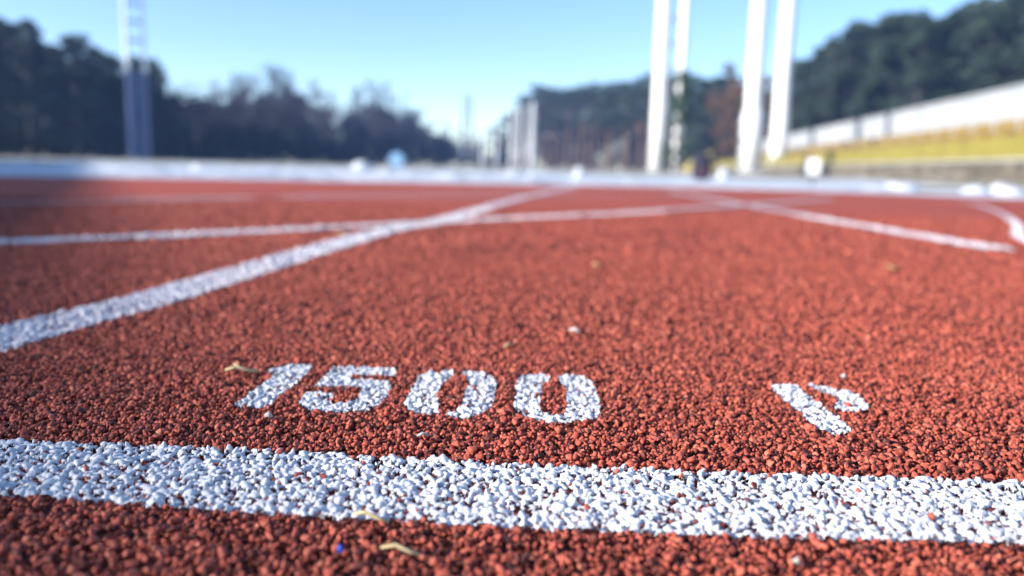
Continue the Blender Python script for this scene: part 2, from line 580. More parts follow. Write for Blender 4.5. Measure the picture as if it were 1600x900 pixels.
def paint_skin(polys, g, spacing, seed, y_lo=0.0, y_hi=9.0, ragged=0.00035, pits=-0.0021):
    """thick paint bridging the granules below it: one lumpy skin with pits, cut along the stencil"""
    rng = np.random.default_rng(seed)
    P = np.vstack([np.array(p) for p in polys])
    lim = half(np.clip(P[:, 1].max(), 0, y_hi)) + 0.05
    x0, x1 = max(P[:, 0].min(), -lim) - 0.004, min(P[:, 0].max(), lim) + 0.004
    ya, yb = max(P[:, 1].min(), y_lo) - 0.004, min(P[:, 1].max(), y_hi) + 0.004
    if x1 <= x0 or yb <= ya:
        return (np.zeros((0, 3)), np.zeros((0, 4), int), np.zeros(0))
    nx, ny = int((x1 - x0) / g) + 1, int((yb - ya) / g) + 1
    H = np.full((ny, nx), -0.0045)
    c = jitter_grid(x0, x1, ya, yb, spacing, rng, 0.55)
    near = np.zeros(len(c), bool)
    for p in polys:
        for dx, dy in ((0, 0), (.003, 0), (-.003, 0), (0, .003), (0, -.003)):
            near |= inside(p, c[:, 0] + dx, c[:, 1] + dy)
    c = c[near & (np.abs(c[:, 0]) < half(c[:, 1]) + 0.05)]
    n = len(c)
    if n == 0:
        return (np.zeros((0, 3)), np.zeros((0, 4), int), np.zeros(0))
    r = spacing * 0.62 * np.clip(np.exp(rng.normal(0, 0.25, n)), 0.55, 1.7)
    z = rng.uniform(-0.95, 0.30, n) * spacing * 0.55 - 0.0010
    el = rng.uniform(0.7, 1.4, n)
    th = rng.uniform(0, np.pi, n)
    tx, ty = rng.normal(0, 0.38, n), rng.normal(0, 0.38, n)
    ci, cj = np.round((c[:, 1] - ya) / g).astype(int), np.round((c[:, 0] - x0) / g).astype(int)
    W = int(np.ceil(r.max() * 1.4 / g))
    for a in range(-W, W + 1):
        for b in range(-W, W + 1):
            ii, jj = ci + a, cj + b
            dx, dy = x0 + jj * g - c[:, 0], ya + ii * g - c[:, 1]
            u = (dx * np.cos(th) + dy * np.sin(th)) / el
            v = (-dx * np.sin(th) + dy * np.cos(th)) * el
            d2 = (u * u + v * v) / (r * r)
            ok = (d2 < 1) & (ii >= 0) & (ii < ny) & (jj >= 0) & (jj < nx)
            hh = z + r * 0.85 * np.maximum(1 - d2, 0) ** 0.42 + tx * dx + ty * dy
            np.maximum.at(H, (ii[ok], jj[ok]), hh[ok])
    K = H.copy()                                         # paint rounds off the crumb
    K[1:-1, 1:-1] = (H[1:-1, 1:-1] * 4 + H[:-2, 1:-1] * 2 + H[2:, 1:-1] * 2 + H[1:-1, :-2] * 2 + H[1:-1, 2:] * 2
                     + H[:-2, :-2] + H[2:, 2:] + H[:-2, 2:] + H[2:, :-2]) / 16
    Xg, Yg = np.meshgrid(x0 + np.arange(nx) * g, ya + np.arange(ny) * g)
    wob = fbm(Xg, Yg, seed, 3, 1900.0) * ragged * 2
    wob2 = fbm(Xg, Yg, seed + 1, 3, 1900.0) * ragged * 2
    m = np.zeros(nx * ny, bool)
    for p in polys:
        m |= inside(p, (Xg + wob).ravel(), (Yg + wob2).ravel())
    m = m.reshape(ny, nx) & (K > pits) & (np.abs(Xg) < half(Yg) + 0.05) & (Yg > y_lo) & (Yg < y_hi)
    fm = m[:-1, :-1] & m[:-1, 1:] & m[1:, 1:] & m[1:, :-1]
    idx = np.arange(nx * ny).reshape(ny, nx)
    F = np.stack([idx[:-1, :-1], idx[:-1, 1:], idx[1:, 1:], idx[1:, :-1]], -1)[fm]
    used, inv = np.unique(F, return_inverse=True)
    V = np.stack([Xg, Yg, K], -1).reshape(-1, 3)[used]
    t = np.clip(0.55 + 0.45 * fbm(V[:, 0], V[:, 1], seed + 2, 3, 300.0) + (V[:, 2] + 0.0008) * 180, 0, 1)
    return V, inv.reshape(-1, 4), t


def join(parts):
    vs, fs, ts, b = [], [], [], 0
    for v, f, t in parts:
        vs.append(v); fs.append(f + b); ts.append(t); b += len(v)
    return np.vstack(vs), np.vstack(fs), np.concatenate(ts)


for key, polys in POLYS:
    sd = 900 + len(MARKS[key]) + sum(map(ord, key))
    if key in ('lane', 'cross', 'dash', 'curve'):
        MARKS[key].append(paint_skin(polys, 0.0005, 0.0026, sd, 0.0, 0.75, 0.0006, -0.0019))
        MARKS[key].append(paint_skin(polys, 0.0011, 0.0040, sd + 1, 0.75, 2.0, 0.0010, -0.0028))
    elif key == 'start':
        for p0, p1, p2, p3 in ((START[0], START[1], START[-2], START[-1]), (START[5], START[6], START[7], START[8])):
            q = np.array([p0, p1, p2, p3], float)
            cut = -0.37 if q[:, 0].mean() < 0 else 0.37
            k = np.argsort(np.abs(q[:, 0]))[:2]          # inner corners, moved out to the edge of the laid zone
            for kk in k:
                other = {0: 1, 1: 0, 2: 3, 3: 2}[kk]
                f_ = (cut - q[kk, 0]) / (q[other, 0] - q[kk, 0])
                q[kk] = q[kk] + (q[other] - q[kk]) * f_
            MARKS[key].append((np.column_stack([q, np.full(4, 0.0006)]), np.array([[0, 3, 2, 1]]), np.full(4, 0.6)))
        MARKS[key].append(paint_skin(polys, 0.00025, 0.00175, sd, 0, 9, 0.0005, -0.0017))
    else:
        MARKS[key].append(paint_skin(polys, 0.00028, 0.00160, sd, 0, 9, 0.0003, -0.0018))
MARKS = {k: [p for p in v if len(p[1])] for k, v in MARKS.items()}
v, f, t = join(REDS)
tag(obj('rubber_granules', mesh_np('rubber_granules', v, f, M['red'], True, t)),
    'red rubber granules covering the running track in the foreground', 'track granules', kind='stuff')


def mark(name, key, label, cat, group=None, parent=None):
    v, f, t = join(MARKS[key])
    o = obj(name, mesh_np(name, v, f, M['white'], True, t), parent)
    if label:
        tag(o, label, cat, group)
    return o


mark('start_line', 'start', 'thick white painted line of coarse granules across the red track in the foreground', 'painted line')
num = tag(empty('painted_number', (0, 0, 0)), 'white stencilled number 1500 painted on the red track behind the thick front line', 'number')
mark('digit', 'one', None, None, parent=num)
mark('digit', 'five', None, None, parent=num)
mark('digit', 'zero_a', None, None, parent=num)
mark('digit', 'zero_c', None, None, parent=num)
mark('painted_letter', 'p', 'white stencilled slanting letter P painted on the red track', 'letter')


def band(name, key, label, y_from=None):
    a, b = BANDS[key]
    v = []
    n = len(a)
    vs, fs = [], []
    rg = np.random.default_rng(5)
    last = -9
    for i in range(n):
        cx, cy = (a[i] + b[i]) / 2
        if not (y_from is None or cy > y_from or abs(cx) > half(cy) + 0.03 or cy < 0.11):
            continue                                     # laid granule by granule there
        for t in (0, 0.5, 1):
            p = a[i] * (1 - t) + b[i] * t
            vs.append((p[0] + rg.normal(0, 0.0008), p[1] + rg.normal(0, 0.0008), 0.0015 if key != 'cross' else 0.003))
        if i == last + 1:
            q = len(vs) - 6
            fs += [(q, q + 1, q + 4, q + 3), (q + 1, q + 2, q + 5, q + 4)]
        last = i
    sheet = np.array(vs), np.array(fs)
    if MARKS.get(key):
        gv, gf, gt = join(MARKS[key])
        o = obj(name, mesh_np(name, gv, gf, M['worn'], True, gt))
        me2 = mesh_np(name + '_far', sheet[0], sheet[1], M['line'])
        bm = bmesh.new()
        bm.from_mesh(o.data)
        nf = len(bm.faces)
        bm.from_mesh(me2)
        bm.faces.ensure_lookup_table()
        o.data.materials.append(M['line'])
        for fc in bm.faces[nf:]:
            fc.material_index = 1
        bm.to_mesh(o.data)
        bm.free()
        bpy.data.meshes.remove(me2)
    else:
        o = obj(name, mesh_np(name, sheet[0], sheet[1], M['line']))
    return tag(o, label, 'painted line')


band('lane_line', 'lane', 'long white lane line running diagonally from the left edge away over the red track', 1.99)
band('lane_line', 'cross', 'thin white line crossing the long diagonal lane line on the red track', 1.99)
band('lane_line', 'dash', 'straight white line with a cut end on the right side of the red track', 1.99)
band('lane_line', 'curve', 'curved white line bending along the far right side of the track', 1.99)
band('lane_line', 'far_a', 'faint blurred white line reaching farthest back on the track')
band('lane_line', 'far_b', 'faint blurred white line just in front of the farthest one')

# ------------------------------------------------------------------ track slab, ground, snow
EDGE = [(-10, -40), (-7.5, -14), (-6.6, -4.0), (-6.2, 0.2), (-4.6, 2.7), (-2.465, 3.84), (-1.956, 4.06), (-1.385, 4.30), (-0.014, 4.70), (0.7, 4.95), (1.205, 5.05),
        (1.922, 4.75), (2.6, 4.0), (3.6, 2.5), (5.5, -0.5), (9, -6), (18, -20), (30, -40)]


def smooth_line(pts, n):
    P = np.array(pts, float)
    Q = np.vstack([2 * P[0] - P[1], P, 2 * P[-1] - P[-2]])
    out = []
    for i in range(1, len(Q) - 2):
        for k in range(n):
            t = k / n
            out.append(0.5 * ((2 * Q[i]) + (-Q[i - 1] + Q[i + 1]) * t + (2 * Q[i - 1] - 5 * Q[i] + 4 * Q[i + 1] - Q[i + 2]) * t * t
                              + (-Q[i - 1] + 3 * Q[i] - 3 * Q[i + 1] + Q[i + 2]) * t ** 3))
    out.append(P[-1])
    return np.array(out)


edge = smooth_line(EDGE, 10)
TH = 0.03
# under the laid granules the base sits lower; further out its top is the running surface itself
lowered = [(-half(2.0), 2.0), (half(2.0), 2.0), (half(0.115), 0.115), (-half(0.115), 0.115)]
bm = bmesh.new()
top = [bm.verts.new((x, y, 0.0)) for x, y in edge]
hole = [bm.verts.new((x, y, 0.0)) for x, y in lowered]
low = [bm.verts.new((x, y, -0.0045)) for x, y in lowered]
es = [bm.edges.new((top[i], top[(i + 1) % len(top)])) for i in range(len(top))]
es += [bm.edges.new((hole[i], hole[(i + 1) % 4])) for i in range(4)]
bmesh.ops.triangle_fill(bm, use_beauty=True, use_dissolve=False, edges=es)
bot = [bm.verts.new((x, y, -TH)) for x, y in edge]
for i in range(len(top)):
    j = (i + 1) % len(top)
    bm.faces.new((top[i], top[j], bot[j], bot[i]))
for i in range(4):
    j = (i + 1) % 4
    bm.faces.new((hole[i], hole[j], low[j], low[i]))
bm.faces.new(low)
bmesh.ops.recalc_face_normals(bm, faces=bm.faces[:])
me = bpy.data.meshes.new('running_track')
bm.to_mesh(me)
bm.free()
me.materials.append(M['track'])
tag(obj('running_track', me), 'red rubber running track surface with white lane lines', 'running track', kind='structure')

S = 900.0
me = mesh_np('ground', [(-S, -S, -TH), (S, -S, -TH), (S, S, -TH), (-S, S, -TH)], [(0, 1, 2, 3)], M['field'])
tag(obj('ground', me), 'dry winter grass with patches of snow beyond the track', 'ground', kind='structure')


# snow swept off the track lies in a rough band along its edge
seg = edge[(edge[:, 1] > -6)]
D = np.gradient(seg, axis=0)
D /= np.linalg.norm(D, axis=1)[:, None]
N = np.stack([-D[:, 1], D[:, 0]], 1)
fine = []
for i in range(len(seg) - 1):
    n = max(1, int(np.linalg.norm(seg[i + 1] - seg[i]) / 0.03))
    for k in range(n):
        t = k / n
        nn = N[i] * (1 - t) + N[i + 1] * t
        fine.append(np.concatenate([seg[i] * (1 - t) + seg[i + 1] * t, nn / np.linalg.norm(nn)]))
fine = np.array(fine)
offs = np.concatenate([np.linspace(0, 1.2, 34), np.linspace(1.3, 9, 40)])
X = fine[:, 0, None] + fine[:, 2, None] * (offs[None] + 0.03)
Y = fine[:, 1, None] + fine[:, 3, None] * (offs[None] + 0.03)
h = 0.018 + 0.026 * fbm(X, Y, 3, 4, 5.0) + 0.030 * np.maximum(0, fbm(X, Y, 4, 3, 14.0))
h *= np.clip(offs / 0.22, 0, 1)[None] ** 0.7
h *= np.clip((9 - offs) / 2.5, 0, 1)[None]
h *= 1 - 0.45 * np.clip((X - 0.9) / 0.6, 0, 1)
h += np.where(offs < 0.02, -0.004, 0)[None]
h -= 0.12 * np.clip((np.where(Y > 0.5, X / np.maximum(Y, 0.5), 1.0) - 0.47) / 0.08, 0, 1) * np.clip((offs[None] - 0.45) / 0.5, 0, 1)   # swept bare before the terrace
ny, nx = X.shape
idx = np.arange(ny * nx).reshape(ny, nx)
F = np.stack([idx[:-1, :-1], idx[:-1, 1:], idx[1:, 1:], idx[1:, :-1]], -1).reshape(-1, 4)
Vv = np.stack([X, Y, -TH + 0.032 * np.clip((9 - offs) / 0.8, 0, 1)[None] + h], -1).reshape(-1, 3)
tag(obj('snow', mesh_np('snow', Vv, F, M['snow'], True)), 'rough band of swept snow lying along the far track edge', 'snow', kind='structure')


def lump(name, loc, sx, sy, sz, seed, mat, label, cat, group=None):
    rg = np.random.default_rng(seed)
    v, f = ico(4)
    d = np.zeros(len(v))
    for o in range(3):
        for _ in range(4):
            k = rg.normal(size=3) * 1.6 * 2 ** o
            d += np.sin(v @ k + rg.uniform(0, 6.28)) / 2 ** o
    v = v * (1 + 0.055 * d)[:, None]
    v[:, 2] = np.maximum(v[:, 2], -0.35)
    v = v * np.array([sx, sy, sz])
    o = obj(name, mesh_np(name, v, f, mat, True), None, loc)
    return tag(o, label, cat, group)


def heap(px, py_top, width_px, dist, seed, label, rel=0.02):
    c = at(px, py_top, dist)
    w = width_px / FPX * dist / 2
    z0 = rel - TH
    sz = max(0.03, (c.z - z0))
    lump('snow_heap', (c.x, c.y, z0), w, w * 0.8, sz, seed, M['snow'], label, 'snow heap', 'heaps of snow beyond the track edge')


heap(565, 252, 34, 7.5, 1, 'largest round snow heap on the far snow band left of the round disc')
heap(526, 264, 20, 7.0, 2, 'small snow heap just left of the largest round heap')
heap(500, 266, 22, 7.0, 3, 'low snow heap second to the left of the largest round heap')
heap(604, 262, 22, 7.5, 4, 'small snow heap under the round blue disc')
heap(308, 257, 22, 6.5, 5, 'small bright snow heap right of the tall left mast')
heap(800, 264, 30, 8.0, 6, 'snow heap at the foot of the pale double masts in the middle distance')
heap(835, 266, 26, 8.0, 7, 'snow heap just right of the middle double masts')
heap(905, 264, 18, 8.0, 8, 'small snow heap in front of the reddish pine trunks')
heap(1130, 263, 20, 10.0, 9, 'small snow heap right of the dark bag')
heap(1370, 290, 60, 5.6, 10, 'long low snow heap below the yellow bench terrace', 0.0)
heap(1410, 284, 62, 5.7, 11, 'highest snow heap below the yellow bench terrace', 0.0)
heap(1522, 290, 50, 5.3, 12, 'left one of two blue-shaded snow heaps near the right edge', 0.0)
heap(1572, 286, 56, 5.3, 13, 'right one of two blue-shaded snow heaps near the right edge', 0.0)

# ------------------------------------------------------------------ small debris lying on the track
def bit(name, pts_px, w, mat, label, cat, z=0.0015, group=None, fork=None):
    mb = MB()
    P = []
    for i, (px, py) in enumerate(pts_px):
        x, y = ground(px, py)
        P.append((x, y, z + 0.0012 * math.sin(i * 1.7)))
    mb.tube(P, [w * (0.5 + 0.5 * math.sin(math.pi * (i + 0.6) / (len(P) + 0.2))) for i in range(len(P))], 6)
    if fork:
        Q = [(*ground(px, py), z + 0.001) for px, py in fork]
        mb.tube(Q, [w * 0.6, w * 0.5, w * 0.25][:len(Q)], 5)
    o = mb.build(name, mat, None, True)
    return tag(o, label, cat, group)


bit('dry_twig', [(352, 585), (368, 584), (384, 583.5), (404, 583)], 0.0010, M['straw'],
    'forked straw-coloured twig lying left of the digit 1', 'twig', 0.002, None, [(376, 584), (369, 580), (364, 577)])
bit('dry_straw', [(553, 811), (570, 814), (590, 816), (607, 818)], 0.0006, M['straw'],
    'pale straw along the lower edge of the thick white line', 'straw')
bit('dry_straw', [(595, 864), (618, 867), (640, 869), (656, 869)], 0.0006, M['straw'],
    'straw lying on red granules at the bottom edge in front of the white line', 'straw')
bit('dry_straw', [(652, 687), (660, 688), (670, 685)], 0.0006, M['flake'],
    'short whitish straw just above the thick white line below the first zero', 'straw')
bit('pale_leaf_flake', [(890, 519), (898, 521), (906, 522)], 0.0012, M['flake'],
    'pale leaf flake on the track above the last zero of 1500', 'leaf')
bit('dry_straw', [(788, 546), (795, 544), (802, 542)], 0.0007, M['straw'],
    'short straw on the track above the two zeros', 'straw')
bit('dry_leaf', [(526, 366), (535, 368), (545, 368)], 0.003, M['leaf'],
    'blurred brown leaf left of the crossing of two white lines', 'leaf')
bit('dry_leaf', [(925, 416), (932, 417), (938, 418)], 0.0025, M['leaf'],
    'blurred small brown leaf in the middle of the red track', 'leaf')
bit('dry_leaf', [(1385, 419), (1393, 421), (1402, 422)], 0.003, M['leaf'],
    'blurred brown leaf below the straight line with a cut end', 'leaf')
bit('plastic_crumb', [(530, 868), (531.5, 869.5), (533, 870)], 0.0008, M['blueplastic'],
    'tiny bright blue plastic crumb in front of the white line', 'crumb')
bit('pale_grain', [(1315, 593), (1318, 594), (1320, 594)], 0.0011, M['flake'],
    'tiny pale grain on the track above the letter P', 'grain')
bit('pale_grain', [(416, 655), (420, 657), (424, 657)], 0.0011, M['flake'],
    'tiny pale grain below the gap between digits 1 and 5', 'grain')
bit('pale_grain', [(1240, 886), (1244, 888), (1248, 888)], 0.0008, M['flake'],
    'tiny pale grain near the bottom edge below the white line', 'grain')


# ------------------------------------------------------------------ masts
def base_at(px, dist):
    return Vector((ray(px, horizon_y(px))[0] / ray(px, horizon_y(px))[1] * dist, dist, -TH))


def column_leg(mb, x, y, z0, z1, r0, r1, n=12, lean=0.0):
    zs = np.linspace(z0, z1, 7)
    mb.tube([(x + lean * (z - z0), y, z) for z in zs], [r0 + (r1 - r0) * (z - z0) / (z1 - z0) for z in zs], n)


def lamp_head(root, z, w, n=5, rows=2):
    mb = MB()
    for r in range(rows):
        mb.box((-w / 2, -0.06, z + r * 0.7), (w / 2, 0.06, z + r * 0.7 + 0.1))
    mb.build('head_frame', M['greymetal'], root)
    for r in range(rows):
        for k in range(n):
            x = -w / 2 + w * (k + 0.5) / n
            lm = MB()
            lm.box((x - w / n * 0.38, -0.36, z + r * 0.7 + 0.12), (x + w / n * 0.38, -0.08, z + r * 0.7 + 0.55), 0.04)
            l = lm.build('floodlight', M['whitemetal'], root)
            gm = MB()
            gm.box((x - w / n * 0.32, -0.375, z + r * 0.7 + 0.17), (x + w / n * 0.32, -0.362, z + r * 0.7 + 0.5))
            gm.build('lamp_glass', M['lamp'], l)


def twin_mast(px, dist, gap, r, height, label, rung_from=None, rungs=True, second_from=None, mat='whitemetal', head=True, converge=0.0, r2=None,
              rung_step=1.0, group='floodlight masts round the track'):
    p = base_at(px, dist)
    root = tag(empty('floodlight_mast', p, -math.atan2(p.x, p.y)), label, 'mast', group)
    for s in (-1, 1):
        mb = MB()
        column_leg(mb, s * gap / 2, 0, 0.0, height, r if s < 0 else (r2 or r), (r if s < 0 else (r2 or r)) * 0.72, 12, -s * converge)
        mb.build('leg', M[mat], root, True)
        fm = MB()
        fm.box((s * gap / 2 - r * 1.9, -r * 1.9, 0.0), (s * gap / 2 + r * 1.9, r * 1.9, 0.12), 0.02)
        fm.build('foot_plate', M['greyconcrete'], root)
    if rungs:
        z = rung_from or 0.6
        while z < height - 0.2:
            g = gap / 2 - converge * z
            mb = MB()
            mb.box((-g, -r * 0.45, z - 0.09), (g, r * 0.45, z + 0.09), 0.01)
            mb.build('rung', M['greymetal'], root)
            z += rung_step
    if head:
        lamp_head(root, height, max(2.6, gap * 2.2))
    return root


def pole(px, dist, r0, height, label, mat='whitemetal', sleeve=None, head=True, group='floodlight masts round the track', lean=0.0):
    p = base_at(px, dist)
    root = tag(empty('floodlight_mast', p, -math.atan2(p.x, p.y)), label, 'mast', group)
    mb = MB()
    column_leg(mb, 0, 0, 0, height, r0, r0 * 0.62, 16, lean)
    mb.build('column', M[mat], root, True)
    fm = MB()
    fm.box((-r0 * 1.6, -r0 * 1.6, 0), (r0 * 1.6, r0 * 1.6, 0.15), 0.02)
    fm.build('foot_plate', M['greyconcrete'], root)
    if sleeve:
        sm = MB()
        sm.tube([(0, 0, 0.1), (0, 0, sleeve), (0, 0, sleeve + 0.12)], [r0 * 1.28, r0 * 1.22, r0 * 0.99], 16)
        sm.build('sleeve', M[mat], root, True)
    if head:
        lamp_head(root, height, 3.2)
    return root


# mast on the left: two legs with rungs, the wood's shade on the lower part built as blue bars
m1 = twin_mast(219, 48, 0.95, 0.105, 19.0, 'tall left mast with rungs above bars coloured blue for shade, before the dark wood', 6.9, rung_step=1.05)
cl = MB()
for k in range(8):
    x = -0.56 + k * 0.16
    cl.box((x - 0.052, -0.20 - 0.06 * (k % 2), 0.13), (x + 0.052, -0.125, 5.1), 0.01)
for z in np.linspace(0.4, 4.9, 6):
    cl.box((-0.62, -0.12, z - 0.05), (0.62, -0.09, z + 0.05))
cl.build('shade_bars', M['shadeblue'], m1)
cb = MB()
cb.box((-0.66, -0.4, 0.0), (0.66, 0.4, 0.128), 0.02)
cb.build('plinth', M['greyconcrete'], m1)
for s in (-1, 1):
    k = MB()
    k.box((s * 0.475 - 0.16, -0.16, 5.12), (s * 0.475 + 0.16, 0.16, 5.55), 0.03)
    k.build('collar', M['whitemetal'], m1)

# right hand masts
m2 = twin_mast(1041, 46, 1.15, 0.42, 17.0, 'white double mast with a thick and a thinner leg, left of two single poles', 5.8, r2=0.26, rung_step=1.35)
pole(1170, 42, 0.46, 17.0, 'thick white pole in front of the left end of the white terrace wall', sleeve=3.2)
pole(1214, 62, 0.66, 22.0, 'thick white pole rising behind the left end of the white terrace wall')
# small ones in the middle distance
twin_mast(729, 112, 1.7, 0.26, 9.9, 'small far mast of two thin legs leaning together, left of the tree gap', 2.2, head=False, converge=0.055, rung_step=1.9, mat='darkmetal')
twin_mast(806, 100, 1.0, 0.30, 7.6, 'far pale grey double mast standing at the left end of the pines', 2.0, rung_step=1.8, head=False, mat='palemetal')
pole(831, 98, 0.5, 7.9, 'far bluish white pole in front of the first pine', head=False, mat='palemetal')
pole(755, 118, 0.42, 5.2, 'short far pole between the thin double mast and the tree gap', head=False, mat='greymetal')
pole(776, 122, 0.40, 6.0, 'short far grey pole just left of the pale grey double mast', head=False, mat='greymetal')

# ------------------------------------------------------------------ terrace on the right
VPX = 970
A = base_at(1600, 22)
B = A + Vector((0.137, 1, 0)) * 76
dirv = (B - A).normalized()
L = (B - A).length
ST = tag(empty('spectator_terrace', A, math.atan2(dirv.y, dirv.x) - math.pi / 2), 'long spectator terrace with stone foot wall, yellow bench rows and high white back wall', 'terrace')
# local axes: +y runs away along the terrace, +x is away from the track (to the right)
y0, y1 = -14.0, L


def tbox(name, mat, x0, x1, z0, z1, ya=y0, yb=y1, bev=0.02, step=None):
    mb = MB()
    mb.box((x0, ya, z0), (x1, yb, z1), bev)
    return mb.build(name, M[mat], ST)


tbox('foot_wall', 'stone', 0, 0.5, 0, 0.62)
tbox('coping', 'greyconcrete', -0.06, 0.56, 0.623, 0.70)
tbox('step', 'greyconcrete', 0.5, 1.7, 0, 0.60)
tbox('step', 'greyconcrete', 1.703, 2.7, 0, 1.20)
tbox('step', 'greyconcrete', 2.703, 3.5, 0, 1.75)
# yellow front boarding, in panels, with a rail
n = 48
for k in range(n):
    ya = y0 + (y1 - y0) * k / n
    yb = y0 + (y1 - y0) * (k + 1) / n - 0.04
    mb = MB()
    mb.box((0.20, ya, 0.705), (0.26, yb, 1.34), 0.01)
    mb.build('front_panel', M['yellow'], ST)
for (xx, zz) in ((1.25, 1.20), (2.25, 1.75)):
    tbox('bench_seat', 'orange', xx, xx + 0.42, zz, zz + 0.06)
    for k in range(n):
        ya = y0 + (y1 - y0) * k / n
        mb = MB()
        mb.box((xx + 0.40, ya + 0.12, zz + 0.05), (xx + 0.46, ya + (y1 - y0) / n - 0.18, zz + 0.46), 0.02)
        mb.build('bench_back', M['orange'], ST)
tbox('back_wall', 'concrete', 3.503, 3.8, 0, 3.46, y0, y1)
tbox('wall_cap', 'concrete', 3.44, 3.86, 3.463, 3.57, y0, y1)

# grass bank running on from the far end of the terrace
C1 = base_at(1135, 96)
C2 = base_at(1050, 100)
bk = MB()
nseg = 30
rg = np.random.default_rng(8)
rows = []
for i in range(nseg + 1):
    t = i / nseg
    c = C2.lerp(C1 + Vector((4, 4, 0)), t)
    hgt = 2.7 * min(1, t / 0.5) ** 0.8 + rg.normal(0, 0.03)
    nrm = Vector((0.2, 1, 0)).normalized()
    rows.append([c + Vector((0, 0, 0.0)), c + nrm * 1.2 + Vector((0, 0, hgt * 0.55)), c + nrm * 3.0 + Vector((0, 0, hgt)), c + nrm * 8 + Vector((0, 0, hgt * 0.9)), c + nrm * 11])
vs = [p for r_ in rows for p in r_]
fs = [(i * 5 + j, (i + 1) * 5 + j, (i + 1) * 5 + j + 1, i * 5 + j + 1) for i in range(nseg) for j in range(4)]
bk.add(vs, fs)
M['drygrass'] = noisy('dry_yellow_grass', (0.34, 0.25, 0.06), (0.56, 0.43, 0.12), 3.0, 0.9, 0.6, 30.0)
tag(bk.build('hill', M['drygrass'], None, True), 'low bank of dry yellow grass at the far end of the terrace', 'grass bank', kind='structure')

# ------------------------------------------------------------------ things standing along the track edge
# dark bag
bp = at(1095, 284, 5.75)
bag = tag(empty('backpack', (bp.x, bp.y, 0.016), -0.2), 'dark navy bag standing on the snow at the track edge', 'bag')
bag.scale = (1.38, 1.3, 1.22)
v, f = ico(4)
v = np.sign(v) * np.abs(v) ** 0.8
v = v * np.array([0.052, 0.045, 0.082])
v[:, 2] += 0.095
v[:, 0] *= 1 - 0.18 * np.clip((v[:, 2] - 0.12) / 0.1, 0, 1)
obj('body', mesh_np('body', v, f, M['navy'], True), bag)
v, f = ico(3)
v = np.sign(v) * np.abs(v) ** 0.75 * np.array([0.036, 0.018, 0.03]) + np.array([0.010, -0.045, 0.06])
obj('front_pocket', mesh_np('front_pocket', v, f, M['pinkfabric'], True), bag)
mb = MB()
mb.tube([(-0.02, 0, 0.168), (-0.015, 0, 0.185), (0.0, 0, 0.19), (0.015, 0, 0.185), (0.02, 0, 0.168)], [0.004] * 5, 8)
mb.build('handle', M['navy'], bag, True)
mb = MB()
mb.box((-0.042, -0.036, -0.01), (0.042, 0.036, 0.018), 0.006)
mb.build('base', M['greyfabric'], bag)

# marker plate on a post
sp = at(1269, 292, 5.9)
sg = tag(empty('marker_sign', (sp.x, sp.y, -TH + 0.02), -0.25), 'small white plate on a dark post before the yellow boards', 'sign')
mb = MB()
mb.tube([(0, 0, 0), (0, 0, 0.12)], [0.010, 0.010], 10)
mb.build('post', M['post'], sg, True)
mb = MB()
mb.box((-0.044, -0.012, 0.110), (0.044, 0.012, 0.222), 0.006)
mb.build('plate', M['signwhite'], sg)
mb = MB()
mb.box((-0.05, -0.03, 0.0), (0.05, 0.03, 0.012), 0.003)
mb.build('foot', M['post'], sg)

# round disc on a stake
dp = at(620, 250, 11.0)
dz = dp.z
ds = tag(empty('marker_disc', (dp.x, dp.y, -TH), 0.2), 'round pale blue disc on a short stake before the left wood', 'marker')
mb = MB()
mb.tube([(0, 0, 0), (0, 0, dz + TH - 0.09)], [0.012, 0.010], 10)
mb.build('stake', M['post'], ds, True)
mb = MB()
mb.tube([(0, -0.012, dz + TH), (0, 0.012, dz + TH)], [0.112, 0.112], 40)
mb.build('rim', M['discdark'], ds)
mb = MB()
mb.tube([(0, -0.018, dz + TH), (0, -0.0125, dz + TH)], [0.092, 0.095], 40)
mb.build('face', M['discblue'], ds)


# ------------------------------------------------------------------ trees
def bare_tree_meshes(seed, height):
    rg = random.Random(seed)
    tr, cr = MB(), MB()

    def grow(p, d, length, rad, depth, mb):
        n = 3
        pts, rr = [p], [rad]
        for i in range(n):
            d = (d + Vector((rg.gauss(0, .10), rg.gauss(0, .10), rg.gauss(0.03, .06)))).normalized()
            pts.append(pts[-1] + d * (length / n))
            rr.append(rad * (1 - 0.45 * (i + 1) / n))
        mb.tube(pts, rr, 5 if depth < 2 else 3, False)
        if depth >= 4:
            return
        kids = {0: 6, 1: 5, 2: 5, 3: 5}[depth]
        for k in range(kids):
            t = rg.uniform(0.35, 1.0)
            i = min(n - 1, int(t * n))
            q = pts[i].lerp(pts[i + 1], t * n - i)
            a = rg.uniform(0, 6.28)
            side = Vector((math.cos(a), math.sin(a), rg.uniform(0.3, 1.0))).normalized()
            nd_ = (d * rg.uniform(.5, 1.0) + side * rg.uniform(.5, .9)).normalized()
            grow(q, nd_, length * rg.uniform(.5, .72), max(0.012, rr[i] * rg.uniform(.45, .6)), depth + 1, cr)

    trunk_h = height * 0.5
    pts, rr = [Vector((0, 0, 0))], [height * 0.014]
    d = Vector((0, 0, 1))
    for i in range(6):
        d = (d + Vector((rg.gauss(0, .03), rg.gauss(0, .03), 0.1))).normalized()
        pts.append(pts[-1] + d * (height * 0.8 / 6))
        rr.append(height * 0.014 * (1 - 0.8 * (i + 1) / 6))
    tr.tube(pts, rr, 8)
    for k in range(15):
        t = rg.uniform(0.3, 1.0)
        i = min(5, int(t * 6))
        q = pts[i].lerp(pts[i + 1], t * 6 - i)
        a = rg.uniform(0, 6.28)
        nd_ = Vector((math.cos(a), math.sin(a), rg.uniform(0.5, 1.7))).normalized()
        grow(q, nd_, height * rg.uniform(.14, .26) * (1.25 - 0.5 * t), max(0.03, rr[i] * 0.45), 1, cr)
    return tr.mesh('trunk', M['bark'], True), cr.mesh('crown', M['twig'])


